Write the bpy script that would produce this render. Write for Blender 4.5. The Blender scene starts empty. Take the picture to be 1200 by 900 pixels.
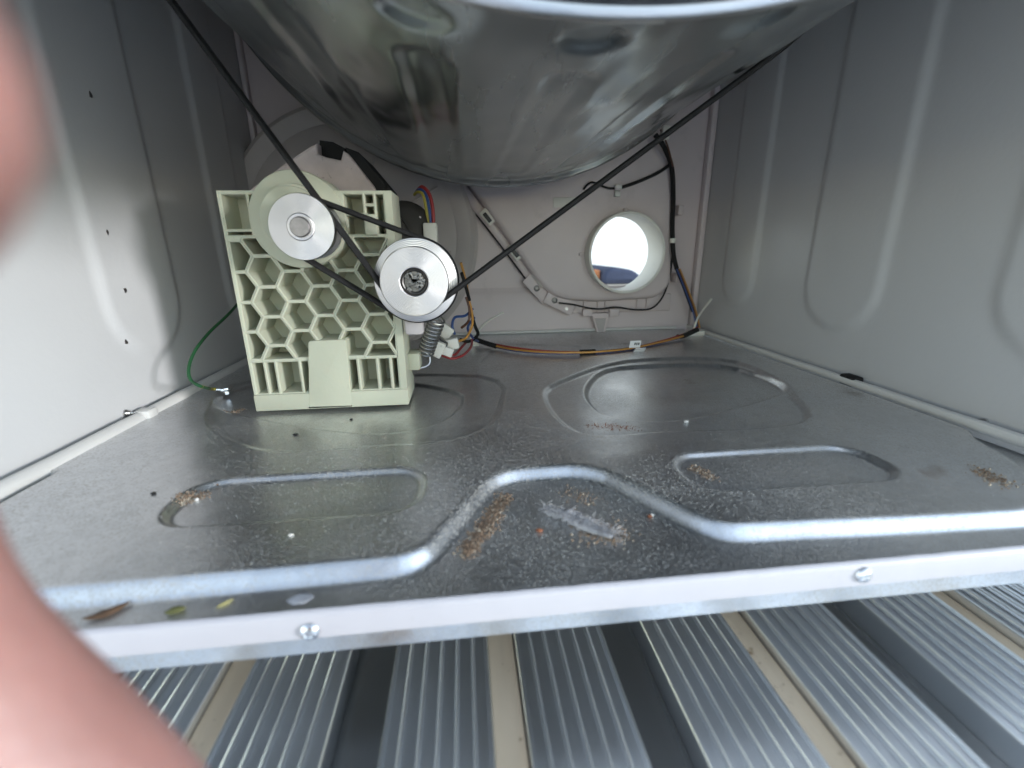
import bpy, bmesh, math, random
from mathutils import Vector, Matrix, noise as mnoise
R = random.Random(7)
rad = math.radians
scene = bpy.context.scene
C = scene.collection

# ------------------------------------------------------------------ camera
CAM = Vector((0.2431, -0.1338, 0.1207))
YAW, PIT, ROL, FPX = 0.1050, 0.2932, -0.0122, 523.79
_f = Vector((math.sin(YAW)*math.cos(PIT), math.cos(YAW)*math.cos(PIT), -math.sin(PIT)))
_r = Vector((math.cos(YAW), -math.sin(YAW), 0)); _u = _r.cross(_f)
CR = _r*math.cos(ROL)+_u*math.sin(ROL); CU = -_r*math.sin(ROL)+_u*math.cos(ROL); CF = _f
cd = bpy.data.cameras.new('camera'); cam = bpy.data.objects.new('camera', cd); C.objects.link(cam)
cam.matrix_world = Matrix(((CR.x, CU.x, -CF.x, CAM.x), (CR.y, CU.y, -CF.y, CAM.y), (CR.z, CU.z, -CF.z, CAM.z), (0, 0, 0, 1)))
cd.sensor_width = 36; cd.lens = 36*FPX/1200; cd.clip_start = 0.002; cd.clip_end = 300
cd.dof.use_dof = True; cd.dof.focus_distance = 0.38; cd.dof.aperture_fstop = 6.5
scene.camera = cam
# ------------------------------------------------------------------ light
SUN_EL, SUN_AZ = rad(7.5), math.atan2(0.58, -0.325)      # azimuth clockwise from +Y
world = bpy.data.worlds.new('World'); scene.world = world; world.use_nodes = True
nt = world.node_tree; bg = nt.nodes['Background']
sky = nt.nodes.new('ShaderNodeTexSky'); sky.sky_type = 'NISHITA'; sky.sun_disc = False; sky.dust_density = 0.0; sky.ozone_density = 1.4
sky.sun_rotation = SUN_AZ; sky.sun_elevation = SUN_EL
hsv = nt.nodes.new('ShaderNodeHueSaturation'); hsv.inputs['Saturation'].default_value = .62      # hazy, whitish daylight
nt.links.new(sky.outputs[0], hsv.inputs['Color']); nt.links.new(hsv.outputs[0], bg.inputs[0]); bg.inputs[1].default_value = 0.15
sd = bpy.data.lights.new('sun', 'SUN'); sd.energy = .5; sd.angle = rad(10); sd.color = (.95, .96, 1.0)
sun = bpy.data.objects.new('sun', sd); C.objects.link(sun)
S = Vector((math.sin(SUN_AZ)*math.cos(SUN_EL), math.cos(SUN_AZ)*math.cos(SUN_EL), math.sin(SUN_EL)))
sun.rotation_euler = S.to_track_quat('Z', 'Y').to_euler(); sun.location = (3, -2, 2)
vs = scene.view_settings; vs.view_transform = 'Standard'; vs.look = 'None'; vs.gamma = 1; vs.exposure = 2.42

# ------------------------------------------------------------------ helpers
def at(px, py, x=None, y=None, z=None):
    """point of the place seen at photo position (px, py) on a given plane"""
    d = CF+CR*((px-600)/FPX)-CU*((py-450)/FPX)
    t = (x-CAM.x)/d.x if x is not None else (y-CAM.y)/d.y if y is not None else (z-CAM.z)/d.z
    return CAM+d*t

def obj(name, V, F, mat, parent=None, smooth=False):
    me = bpy.data.meshes.new(name); me.from_pydata([tuple(v) for v in V], [], F)
    me.materials.append(M[mat]); me.validate()
    if smooth:
        me.polygons.foreach_set('use_smooth', [True]*len(me.polygons))
        if smooth != 'all': me.set_sharp_from_angle(angle=rad(38))
    o = bpy.data.objects.new(name, me); C.objects.link(o)
    if parent is not None:
        o.parent = parent; w = parent
        t = Vector((0, 0, 0))
        while w is not None: t += w.location; w = w.parent
        o.matrix_parent_inverse = Matrix.Translation(-t)
    return o

def tag(o, label, cat, group=None):
    o['label'] = label; o['category'] = cat
    if group: o['group'] = group
    return o
def thing(name, loc, label, cat, group=None):
    o = bpy.data.objects.new(name, None); C.objects.link(o); o.location = loc; o.empty_display_size = .02
    return tag(o, label, cat, group)

class MB:
    def __init__(s): s.V = []; s.F = []
    def add(s, V, F):
        n = len(s.V); s.V += [Vector(v) for v in V]; s.F += [tuple(i+n for i in f) for f in F]; return s
    def box(s, x0, x1, y0, y1, z0, z1, bev=0.0, rot=None, about=None):
        if bev > 0:
            bm = bmesh.new(); bmesh.ops.create_cube(bm, size=1)
            for v in bm.verts:
                v.co = Vector(((x0+x1)/2+v.co.x*(x1-x0), (y0+y1)/2+v.co.y*(y1-y0), (z0+z1)/2+v.co.z*(z1-z0)))
            bmesh.ops.bevel(bm, geom=bm.edges[:], offset=bev, segments=2, affect='EDGES', profile=.5)
            bm.verts.index_update(); V = [v.co.copy() for v in bm.verts]; F = [[v.index for v in f.verts] for f in bm.faces]; bm.free()
        else:
            V = [Vector((x, y, z)) for x in (x0, x1) for y in (y0, y1) for z in (z0, z1)]
            F = [(0, 1, 3, 2), (4, 6, 7, 5), (0, 4, 5, 1), (2, 3, 7, 6), (0, 2, 6, 4), (1, 5, 7, 3)]
        if rot is not None:
            c = Vector(about) if about is not None else Vector(((x0+x1)/2, (y0+y1)/2, (z0+z1)/2))
            V = [c+rot@(v-c) for v in V]
        return s.add(V, F)
    def tube(s, pts, r, n=8, sm=0, caps=True, closed=False, flat=None):
        P = [Vector(p) for p in pts]
        if sm: P = crom(P, sm, closed)
        m = len(P); V = []; F = []; up = None
        for i, p in enumerate(P):
            a = P[(i-1) % m] if (closed or i > 0) else p
            b = P[(i+1) % m] if (closed or i < m-1) else p
            t = (b-a).normalized()
            if flat is not None: e1 = (flat-t*flat.dot(t)).normalized()
            elif up is None: e1 = t.orthogonal().normalized()
            else: e1 = (up-t*up.dot(t)).normalized()
            up = e1; e2 = t.cross(e1)
            rr = r(i/(m-1)) if callable(r) else r
            ra, rb = rr if isinstance(rr, tuple) else (rr, rr)
            for k in range(n):
                an = 2*math.pi*k/n+math.pi/n; V.append(p+e1*math.cos(an)*ra+e2*math.sin(an)*rb)
        for i in range(m if closed else m-1):
            for k in range(n):
                j = (i+1) % m; F.append((i*n+k, i*n+(k+1) % n, j*n+(k+1) % n, j*n+k))
        if caps and not closed: F.append(tuple(range(n))[::-1]); F.append(tuple((m-1)*n+k for k in range(n)))
        return s.add(V, F)
    def lathe(s, prof, c, axis='y', n=64):
        """prof: (radius, offset along axis); ends with radius 0 are closed"""
        V = []; F = []; m = len(prof)
        for (r, t) in prof:
            for k in range(n):
                a = 2*math.pi*k/n
                if axis == 'y': V.append((c[0]+r*math.sin(a), c[1]+t, c[2]+r*math.cos(a)))
                elif axis == 'x': V.append((c[0]+t, c[1]+r*math.sin(a), c[2]+r*math.cos(a)))
                else: V.append((c[0]+r*math.sin(a), c[1]+r*math.cos(a), c[2]+t))
        for i in range(m-1):
            for k in range(n): F.append((i*n+k, (i+1)*n+k, (i+1)*n+(k+1) % n, i*n+(k+1) % n))
        return s.add(V, F)
    def prism(s, poly, y0, y1, bev=0.0, seg=3, n_in=None):
        """polygon of (x, z) standing between y0 (towards the open front) and y1, front edge bevelled"""
        V = []; F = []; n = len(poly); rings = []
        if bev > 0:
            rings.append((0, y1))
            for k in range(seg+1):
                a = math.pi/2*k/seg; rings.append((bev*(1-math.cos(a)), y0+bev*(1-math.sin(a))))
        else: rings = [(0, y1), (0, y0)]
        for (d, y) in rings:
            q = inset(poly, d)
            V += [(p[0], y, p[1]) for p in q]
        for i in range(len(rings)-1):
            for k in range(n): F.append((i*n+k, i*n+(k+1) % n, (i+1)*n+(k+1) % n, (i+1)*n+k))
        F.append(tuple((len(rings)-1)*n+k for k in range(n))); F.append(tuple(range(n))[::-1])
        return s.add(V, F)
    def build(s, name, mat, parent=None, smooth=False): return obj(name, s.V, s.F, mat, parent, smooth)

def crom(P, k, closed=False):
    n = len(P); out = []
    for i in range(n if closed else n-1):
        a, b, c, d = (P[(i-1) % n], P[i], P[(i+1) % n], P[(i+2) % n]) if closed else (P[max(i-1, 0)], P[i], P[i+1], P[min(i+2, n-1)])
        for j in range(k):
            t = j/k; out.append(.5*((2*b)+(c-a)*t+(2*a-5*b+4*c-d)*t*t+(3*b-a-3*c+d)*t**3))
    if not closed: out.append(P[-1])
    return out
def area(p): return sum(p[i][0]*p[(i+1) % len(p)][1]-p[(i+1) % len(p)][0]*p[i][1] for i in range(len(p)))/2
def inset(poly, d):
    if d == 0: return list(poly)
    s = 1 if area(poly) > 0 else -1; n = len(poly); out = []
    for i in range(n):
        p0, p1, p2 = Vector(poly[i-1]).to_2d(), Vector(poly[i]).to_2d(), Vector(poly[(i+1) % n]).to_2d()
        e1 = (p1-p0).normalized(); e2 = (p2-p1).normalized()
        n1 = Vector((-e1.y, e1.x))*s; n2 = Vector((-e2.y, e2.x))*s
        b = n1+n2; l = max(b.length_squared, .3); out.append(tuple(p1+b*(2*d/l)))
    return out
def round_poly(poly, r, seg=5):
    out = []; n = len(poly)
    for i in range(n):
        p0, p1, p2 = (Vector(poly[j]).to_2d() for j in (i-1, i, (i+1) % n))
        rr = r[i] if isinstance(r, (list, tuple)) else r
        a = p1+(p0-p1).normalized()*min(rr, (p0-p1).length*.48); b = p1+(p2-p1).normalized()*min(rr, (p2-p1).length*.48)
        for k in range(seg+1):
            t = k/seg; out.append(tuple(a*(1-t)**2+p1*2*t*(1-t)+b*t*t))
    return out
def ss(a, b, x):
    t = min(1, max(0, (x-a)/(b-a))); return t*t*(3-2*t)

# ------------------------------------------------------------------ materials
M = {}
def mat(name, col, rough=.5, metal=0., var=.0, vscale=20., bump=0., bscale=200., col2=None, c2=(.55, .7), c2scale=30., rvar=0., spec=.5, sub=0., aniso=None, trans=0.):
    m = bpy.data.materials.new(name); m.use_nodes = True; M[name] = m; t = m.node_tree; n = t.nodes; L = t.links
    b = n['Principled BSDF']; b.inputs['Roughness'].default_value = rough; b.inputs['Metallic'].default_value = metal
    b.inputs['Specular IOR Level'].default_value = spec
    if trans: b.inputs['Transmission Weight'].default_value = trans
    if sub:
        b.inputs['Subsurface Weight'].default_value = sub; b.inputs['Subsurface Radius'].default_value = (1, .35, .2); b.inputs['Subsurface Scale'].default_value = .003
    tc = n.new('ShaderNodeTexCoord'); co = tc.outputs['Object']
    if aniso:
        mp = n.new('ShaderNodeMapping'); mp.inputs['Scale'].default_value = aniso; L.new(co, mp.inputs[0]); co = mp.outputs[0]
    nz = n.new('ShaderNodeTexNoise'); nz.inputs['Scale'].default_value = vscale; nz.inputs['Detail'].default_value = 6; L.new(co, nz.inputs['Vector'])
    rp = n.new('ShaderNodeValToRGB'); e = rp.color_ramp.elements
    e[0].position = .3; e[1].position = .7
    e[0].color = tuple(c*(1-var) for c in col)+(1,); e[1].color = tuple(min(1, c*(1+var)) for c in col)+(1,)
    L.new(nz.outputs[0], rp.inputs[0]); cout = rp.outputs[0]
    if col2:
        n2 = n.new('ShaderNodeTexNoise'); n2.inputs['Scale'].default_value = c2scale; n2.inputs['Detail'].default_value = 8; n2.inputs['Roughness'].default_value = .65; L.new(tc.outputs['Object'], n2.inputs['Vector'])
        r2 = n.new('ShaderNodeMapRange'); r2.inputs['From Min'].default_value = c2[0]; r2.inputs['From Max'].default_value = c2[1]; L.new(n2.outputs[0], r2.inputs[0])
        mx = n.new('ShaderNodeMix'); mx.data_type = 'RGBA'; mx.inputs['B'].default_value = tuple(col2)+(1,); L.new(r2.outputs[0], mx.inputs['Factor']); L.new(cout, mx.inputs['A']); cout = mx.outputs['Result']
    L.new(cout, b.inputs['Base Color'])
    if rvar:
        mr = n.new('ShaderNodeMapRange'); mr.inputs['From Min'].default_value = .3; mr.inputs['From Max'].default_value = .7
        mr.inputs['To Min'].default_value = max(.03, rough-rvar); mr.inputs['To Max'].default_value = rough+rvar
        n3 = n.new('ShaderNodeTexNoise'); n3.inputs['Scale'].default_value = 14; n3.inputs['Detail'].default_value = 7; L.new(co, n3.inputs['Vector']); L.new(n3.outputs[0], mr.inputs[0]); L.new(mr.outputs[0], b.inputs['Roughness'])
    if bump:
        nb = n.new('ShaderNodeTexNoise'); nb.inputs['Scale'].default_value = bscale; nb.inputs['Detail'].default_value = 4; L.new(co, nb.inputs['Vector'])
        bp = n.new('ShaderNodeBump'); bp.inputs['Strength'].default_value = bump; bp.inputs['Distance'].default_value = .001; L.new(nb.outputs[0], bp.inputs['Height']); L.new(bp.outputs[0], b.inputs['Normal'])
    return m
mat('side_paint', (.54, .53, .525), .36, var=.03, vscale=6, bump=.12, bscale=260, rvar=.08)
mat('back_paint', (.59, .515, .515), .5, var=.05, vscale=9, bump=.1, bscale=220, col2=(.3, .27, .26), c2=(.6, .85), c2scale=7)
mat('duct_plastic', (.61, .53, .52), .5, var=.06, vscale=12, bump=.12, bscale=300, col2=(.33, .29, .27), c2=(.58, .85), c2scale=9)
mat('collar_plastic', (.68, .66, .60), .45, var=.04, bump=.08)
mat('housing_plastic', (.56, .47, .45), .7, var=.12, vscale=60, bump=.3, bscale=500, col2=(.2, .16, .15), c2=(.62, .72), c2scale=160)
mat('volute_plastic', (.42, .38, .37), .6, var=.08, bump=.15)
mat('rail_paint', (.62, .60, .57), .35, var=.05, bump=.05, col2=(.22, .16, .11), c2=(.66, .8), c2scale=70)
mat('white_paint', (.52, .495, .52), .35, var=.02, bump=.08, bscale=120, col2=(.45, .42, .4), c2=(.68, .8), c2scale=90)
mat('collar_steel', (.26, .27, .285), .34, 1., var=.15, vscale=120, aniso=(1, .05, 1), bump=.05)
mat('drum_steel', (.44, .475, .49), .25, 1., var=.05, vscale=8, bump=.06, bscale=30, rvar=.07, aniso=(1, .15, 1))
mat('bright_steel', (.72, .72, .73), .22, 1., var=.04, rvar=.06)
mat('turned_aluminium', (.62, .58, .57), .3, 1., var=.03, vscale=40)
_t = M['turned_aluminium'].node_tree; _b = _t.nodes['Principled BSDF']; _b.inputs['Anisotropic'].default_value = .95
_g = _t.nodes.new('ShaderNodeTangent'); _g.direction_type = 'RADIAL'; _g.axis = 'Y'; _t.links.new(_g.outputs[0], _b.inputs['Tangent'])
_c = _t.nodes.new('ShaderNodeTexCoord'); _m = _t.nodes.new('ShaderNodeVectorMath'); _m.operation = 'SUBTRACT'; _m.inputs[1].default_value = (.5, .5, .5); _t.links.new(_c.outputs['Generated'], _m.inputs[0])
_k = _t.nodes.new('ShaderNodeVectorMath'); _k.operation = 'MULTIPLY'; _k.inputs[1].default_value = (1, 0, 1); _t.links.new(_m.outputs[0], _k.inputs[0])
_l = _t.nodes.new('ShaderNodeVectorMath'); _l.operation = 'LENGTH'; _t.links.new(_k.outputs[0], _l.inputs[0])
_x = _t.nodes.new('ShaderNodeMath'); _x.operation = 'MULTIPLY'; _x.inputs[1].default_value = 330; _t.links.new(_l.outputs['Value'], _x.inputs[0])
_s = _t.nodes.new('ShaderNodeMath'); _s.operation = 'SINE'; _t.links.new(_x.outputs[0], _s.inputs[0])
_p = _t.nodes.new('ShaderNodeBump'); _p.inputs['Strength'].default_value = .5; _p.inputs['Distance'].default_value = .0001; _t.links.new(_s.outputs[0], _p.inputs['Height']); _t.links.new(_p.outputs[0], _b.inputs['Normal'])
mat('dark_steel', (.20, .19, .18), .45, 1., var=.2, vscale=90)
mat('shaft_steel', (.27, .245, .24), .45, 1., var=.2, vscale=200)
mat('steel', (.5, .49, .48), .35, 1., var=.1, vscale=60)
mat('bracket_plastic', (.455, .455, .35), .62, spec=.35, var=.05, vscale=25, bump=.1, bscale=350, sub=.15, col2=(.36, .33, .22), c2=(.66, .86), c2scale=55)
mat('black_rubber', (.018, .017, .017), .8, spec=.25, var=.2, vscale=80, bump=.2, bscale=600)
mat('black_plastic', (.02, .02, .02), .45, var=.1)
mat('motor_brown', (.03, .025, .022), .65, var=.2)
for nm, c in (('red', (.30, .035, .035)), ('blue', (.03, .07, .22)), ('orange', (.50, .24, .05)), ('yellow', (.40, .33, .06)), ('green', (.012, .075, .025)), ('brown', (.10, .04, .02))):
    mat('wire_'+nm, c, .4, var=.08)
mat('nylon', (.72, .70, .64), .4, var=.05, sub=.2)
mat('connector_plastic', (.70, .66, .60), .45, var=.06, col2=(.3, .26, .22), c2=(.6, .75), c2scale=200)
mat('aluminium', (.86, .88, .90), .36, 1., var=.06, vscale=30, rvar=.08, aniso=(1, .05, 1), bump=.05, bscale=120)
mat('aluminium_shaded', (.48, .485, .49), .28, 1., var=.1, vscale=30, rvar=.1, aniso=(1, .05, 1))  # darker copy of the aluminium; the grooves' dark reflection is in its colour
mat('plywood', (.67, .535, .38), .75, var=.1, vscale=30, bump=.4, bscale=220, aniso=(1, .12, 1), col2=(.3, .2, .11), c2=(.62, .72), c2scale=120)
mat('concrete', (.36, .35, .33), .85, var=.12, vscale=3, bump=.5, bscale=80)
mat('render_white', (.82, .82, .81), .8, var=.02, bump=.2, bscale=60)
mat('navy_cloth', (.035, .045, .085), .85, var=.12, vscale=40, bump=.4, bscale=300)
mat('ledge', (.60, .52, .42), .7, var=.05)
mat('orange_clay', (.45, .17, .07), .8, var=.1)
mat('skin', (.36, .18, .155), .45, var=.08, vscale=60, bump=.25, bscale=500, sub=.35)
mat('nail', (.66, .42, .36), .25, var=.03)
mat('lint', (.40, .385, .39), .95, var=.15, vscale=200, bump=.6, bscale=900)
mat('smear', (.34, .34, .36), .6, var=.2, vscale=200)
mat('crumb', (.20, .135, .09), .9, var=.6, vscale=500, col2=(.5, .42, .32), c2=(.55, .6), c2scale=450)
mat('grit', (.62, .61, .59), .85, var=.25, vscale=300)
mat('dry_leaf', (.075, .04, .02), .75, var=.3, vscale=200, bump=.5)
mat('green_leaf', (.10, .10, .03), .7, var=.3, vscale=200)
mat('straw', (.36, .32, .13), .7, var=.2)
mat('chip', (.26, .09, .04), .7, var=.2, vscale=200)
mat('pebble', (.72, .68, .62), .6, var=.08)
mat('white_tag', (.8, .79, .78), .5, var=.02)

def tray_material():
    m = mat('galvanised', (.66, .67, .69), .35, 1., var=.06, vscale=11, bump=.05, bscale=60, rvar=.07)
    t = m.node_tree; n = t.nodes; L = t.links; b = n['Principled BSDF']
    base = b.inputs['Base Color'].links[0].from_socket
    tc = n.new('ShaderNodeTexCoord')
    # spangle
    v = n.new('ShaderNodeTexVoronoi'); v.inputs['Scale'].default_value = 260; L.new(tc.outputs['Object'], v.inputs['Vector'])
    mr = n.new('ShaderNodeMapRange'); mr.inputs['To Min'].default_value = .90; mr.inputs['To Max'].default_value = 1.06; L.new(v.outputs['Color'], mr.inputs[0])
    mu = n.new('ShaderNodeMix'); mu.data_type = 'RGBA'; mu.blend_type = 'MULTIPLY'; mu.inputs['Factor'].default_value = 1; L.new(base, mu.inputs['A']); L.new(mr.outputs[0], mu.inputs['B'])
    # settled dust: fine pale grain in drifts
    n1 = n.new('ShaderNodeTexNoise'); n1.inputs['Scale'].default_value = 13; n1.inputs['Detail'].default_value = 5; L.new(tc.outputs['Object'], n1.inputs['Vector'])
    n2 = n.new('ShaderNodeTexNoise'); n2.inputs['Scale'].default_value = 900; n2.inputs['Detail'].default_value = 3; L.new(tc.outputs['Object'], n2.inputs['Vector'])
    r1 = n.new('ShaderNodeMapRange'); r1.inputs['From Min'].default_value = .36; r1.inputs['From Max'].default_value = .66; r1.inputs['To Min'].default_value = .0; r1.inputs['To Max'].default_value = .16; L.new(n1.outputs[0], r1.inputs[0])
    ad = n.new('ShaderNodeMath'); ad.operation = 'ADD'; L.new(n2.outputs[0], ad.inputs[0]); L.new(r1.outputs[0], ad.inputs[1])
    r2 = n.new('ShaderNodeMapRange'); r2.inputs['From Min'].default_value = .56; r2.inputs['From Max'].default_value = .80; r2.inputs['To Max'].default_value = .75; L.new(ad.outputs[0], r2.inputs[0])
    df = n.new('ShaderNodeBsdfDiffuse'); df.inputs[0].default_value = (.42, .40, .37, 1)
    ms = n.new('ShaderNodeMixShader'); L.new(r2.outputs[0], ms.inputs[0]); L.new(b.outputs[0], ms.inputs[1]); L.new(df.outputs[0], ms.inputs[2])
    # rust bloom
    n3 = n.new('ShaderNodeTexNoise'); n3.inputs['Scale'].default_value = 26; n3.inputs['Detail'].default_value = 9; L.new(tc.outputs['Object'], n3.inputs['Vector'])
    r3 = n.new('ShaderNodeMapRange'); r3.inputs['From Min'].default_value = .68; r3.inputs['From Max'].default_value = .78; r3.inputs['To Max'].default_value = .5; L.new(n3.outputs[0], r3.inputs[0])
    d2 = n.new('ShaderNodeBsdfDiffuse'); d2.inputs[0].default_value = (.15, .10, .07, 1)
    m2 = n.new('ShaderNodeMixShader'); L.new(r3.outputs[0], m2.inputs[0]); L.new(ms.outputs[0], m2.inputs[1]); L.new(d2.outputs[0], m2.inputs[2])
    L.new(mu.outputs['Result'], b.inputs['Base Color'])
    L.new(m2.outputs[0], n['Material Output'].inputs['Surface'])
tray_material()

# ------------------------------------------------------------------ the setting
W, D, H = .58, .496, .84
def struct(o): o['kind'] = 'structure'; return o
struct(MB().add([(-40, -40, -.14), (40, -40, -.14), (40, 40, -.14), (-40, 40, -.14)], [(0, 1, 2, 3)]).build('ground', 'concrete'))
tag(MB().box(-.7, 1.3, -1.1, .75, -.139, -.0745, .002).build('plywood_board', 'plywood'), 'tan wooden board under the ribbed metal planks', 'board')

# ribbed aluminium planks
PER, TAN0 = .1197, .1345
def plank(k, label):
    x0 = TAN0+PER*k+.0066; x1 = x0+PER-.0132; y0, y1 = -.95, .62; zt = -.060
    t = thing('aluminium_plank', ((x0+x1)/2, y0, -.0745), label, 'plank', 'ribbed aluminium planks under the dryer')
    wt = .0428
    for (a, b) in ((x0, x0+wt), (x1-wt, x1)):
        # cross-section of a tread: flat with six rounded ribs and raised edges
        prof = [(a, -.0742), (a, zt+.0008), (a+.0003, zt+.0012), (a+.0014, zt+.0012), (a+.0018, zt)]
        for r in range(1, 6):
            c = a+(b-a)*r/6
            prof += [(c-.0009, zt), (c-.0006, zt+.0013), (c, zt+.0016), (c+.0006, zt+.0013), (c+.0009, zt)]
        prof += [(b-.0018, zt), (b-.0014, zt+.0012), (b-.0003, zt+.0012), (b, zt+.0008), (b, -.0742)]
        n = len(prof); V = [(p[0], y, p[1]) for y in (y0, y1) for p in prof]
        F = [(i, i+1, n+i+1, n+i) for i in range(n-1)]+[tuple(range(n))[::-1], tuple(range(n, 2*n))]
        obj('ribbed_tread', V, F, 'aluminium', t)
    MB().box(x0+wt+.0002, x1-wt-.0002, y0+.001, y1-.001, -.0742, zt-.0125).build('groove_floor', 'aluminium_shaded', t)
PL = {-3: 'ribbed aluminium plank, third beyond the left side wall of the dryer', -2: 'ribbed aluminium plank, second beyond the dryer left wall',
      -1: 'ribbed aluminium plank below the left wall of the dryer', 0: 'ribbed aluminium plank below the left screw of the white strip',
      1: 'ribbed aluminium plank below the middle of the white strip', 2: 'ribbed aluminium plank below the right screw of the white strip',
      3: 'ribbed aluminium plank below the right end of the white strip', 4: 'ribbed aluminium plank just beyond the right wall of the dryer',
      5: 'ribbed aluminium plank, second beyond the dryer right wall'}
for k, l in PL.items(): plank(k, l)
LT = {-2: 'wooden lath between planks, second beyond the dryer left wall', -1: 'wooden lath between planks just beyond the left dryer wall', 0: 'tan wooden lath between planks left of the left screw',
      1: 'tan wooden lath between planks below the lint in the tray notch', 2: 'tan wooden lath between planks just left of the right screw', 3: 'tan wooden lath between planks right of the right screw',
      4: 'wooden lath between planks at the dryer right wall', 5: 'wooden lath between planks well beyond the dryer right wall'}
for k, l in LT.items():
    c = TAN0+PER*k
    tag(MB().box(c-.0064, c+.0060, -.95, .62, -.0743, -.0632, .0008).build('wooden_lath', 'plywood', None, True), l, 'lath', 'wooden laths between the planks')

# ------------------------------------------------------------------ dryer cabinet
cab = thing('dryer_cabinet', (W/2, D/2, -.06), 'open tumble dryer cabinet of grey sheet metal with its front panel removed', 'dryer cabinet')

def side_h(y, z):
    h = 0
    for (a, b, zb) in ((.365, .428, .052), (.200, .283, .046), (.035, .120, .052)):
        c, w = (a+b)/2, (b-a)/2
        dz = max(0, zb+w-z); d = math.hypot(y-c, dz) if dz > 0 else abs(y-c)
        h = max(h, 1-ss(w-.006, w+.004, d))
    return .0025*h
def side_panel(s):
    x = 0 if s < 0 else W; ny, nz = 200, 170; V = []; F = []
    for i in range(nz+1):
        t = i/nz; z = -.017+(H+.017)*(t if t < 0 else t**1.25)
        for j in range(ny+1):
            y = D*j/ny
            V.append((x-s*side_h(y, z), y, z))
    for i in range(nz):
        for j in range(ny):
            a = i*(ny+1)+j; f = (a, a+1, a+ny+2, a+ny+1); F.append(f if s < 0 else f[::-1])
    o = obj('side_panel', V, F, 'side_paint', cab, 'all')
    return o
side_panel(-1); side_panel(1)
MB().box(-.012, -.006, -.002, D+.008, -.019, H, .001).box(-.006, 0, -.004, -.0005, -.017, H).build('outer_skin', 'white_paint', cab)
MB().box(W+.006, W+.012, -.002, D+.008, -.019, H, .001).box(W, W+.006, -.004, -.0005, -.017, H).build('outer_skin', 'white_paint', cab)
MB().box(-.012, W+.012, -.002, D+.008, H+.001, H+.02, .003).build('top_panel', 'white_paint', cab)
for fx in (.05, W-.05):
    for fy in (.10, D-.05):
        MB().lathe([(0, .0), (.02, .0), (.02, .03), (.012, .032), (.012, .0435), (0, .0435)], (fx, fy, -.0588), 'z', 24).build('foot', 'black_plastic', cab, True)

# back panel with the outlet opening
HOLE = at(731, 296, y=D); HR = .049
def back_panel():
    n = 64; V = []; F = []
    for y in (D, D+.002):
        for k in range(n):
            a = 2*math.pi*k/n; V.append((HOLE.x+HR*math.sin(a), y, HOLE.z+HR*math.cos(a)))
        for k in range(n):
            a = 2*math.pi*k/n; dx, dz = math.sin(a), math.cos(a)
            m = max(abs(dx), abs(dz)); V.append((HOLE.x+.06*dx/m, y, HOLE.z+.06*dz/m))
        V += [(-.002, y, -.017), (W+.002, y, -.017), (W+.002, y, H), (-.002, y, H)]
    def sheet(o, flip):
        out = []
        for k in range(n): out.append((o+k, o+(k+1) % n, o+n+(k+1) % n, o+n+k))
        # square frame to the outer rectangle: corner vertices of the square
        c = {i: o+n+i*n//8 for i in range(8)}          # 1: (+,+) 3: (+,-) 5: (-,-) 7: (-,+)
        BL, BR, TR, TL = (o+2*n+i for i in range(4))
        out.append(tuple([o+n+i for i in range(n//8, 3*n//8+1)]+[BR, TR]))
        out.append(tuple([o+n+i for i in range(3*n//8, 5*n//8+1)]+[BL, BR]))
        out.append(tuple([o+n+i for i in range(5*n//8, 7*n//8+1)]+[TL, BL]))
        out.append(tuple([o+n+i % n for i in range(7*n//8, n+n//8+1)]+[TR, TL]))
        return [f[::-1] for f in out] if flip else out
    m = 2*n+4; F = sheet(0, False)+sheet(m, True)
    for k in range(n): F.append((k, m+k, m+(k+1) % n, (k+1) % n))
    return obj('back_panel', V, F, 'back_paint', cab)
back_panel()
# pressed shelf along the foot of the back panel
zb = at(600, 346, y=D-.004).z
V = []; F = []
xs = [.001, .57]
for (y, z) in ((D-.0005, zb+.010), (D-.0025, zb+.004), (D-.0055, zb), (D-.0058, .004), (D-.001, .0035)):
    for x in xs: V.append((x, y, z))
for i in range(4): F.append((2*i, 2*i+1, 2*i+3, 2*i+2))
obj('back_bead', V, F, 'back_paint', cab, True)
MB().tube([(.004, D-.010, .0085), (W-.03, D-.010, .0085)], .0022, 8).build('rear_lip', 'rail_paint', cab, True)
MB().box(W-.0085, W-.0005, D-.012, D-.0005, 0, .5, .002).build('corner_seam', 'back_paint', cab, True)
MB().box(.0005, .0065, D-.010, D-.0005, 0, .5, .002).build('corner_seam', 'back_paint', cab, True)

# pressed base tray as one sheet of metal
HP = .0062
def sd_seg(px, py, ax, ay, bx, by):
    vx, vy = bx-ax, by-ay; t = max(0, min(1, ((px-ax)*vx+(py-ay)*vy)/max(vx*vx+vy*vy, 1e-12))); return math.hypot(px-ax-t*vx, py-ay-t*vy)
def sd_poly(px, py, P):
    d = 1e9; ins = False; n = len(P); j = n-1
    for i in range(n):
        ax, ay = P[j]; bx, by = P[i]
        d = min(d, sd_seg(px, py, ax, ay, bx, by))
        if (ay > py) != (by > py) and px < (bx-ax)*(py-ay)/(by-ay)+ax: ins = not ins
        j = i
    return -d if ins else d
A = lambda px, py, z=HP: tuple(at(px, py, z=z)[:2])
def fp(*pts, r=.01): return round_poly([A(*p) for p in pts], r)
plat = [(.014, .0135), A(300, 681, .003), A(492, 662, .003), A(582, 558, .003), A(692, 551, .003), A(842, 626, .003), A(1000, 619, .003), (.493, .0135), (.520, .030), (.545, .060), (.553, .085), (.566, .10), (.566, .49), (.014, .49)]
plat = round_poly(plat, [.006, .0, .012, .018, .018, .012, .0, .010, .012, .02, .01, .005, .005, .005], 5)
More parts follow.
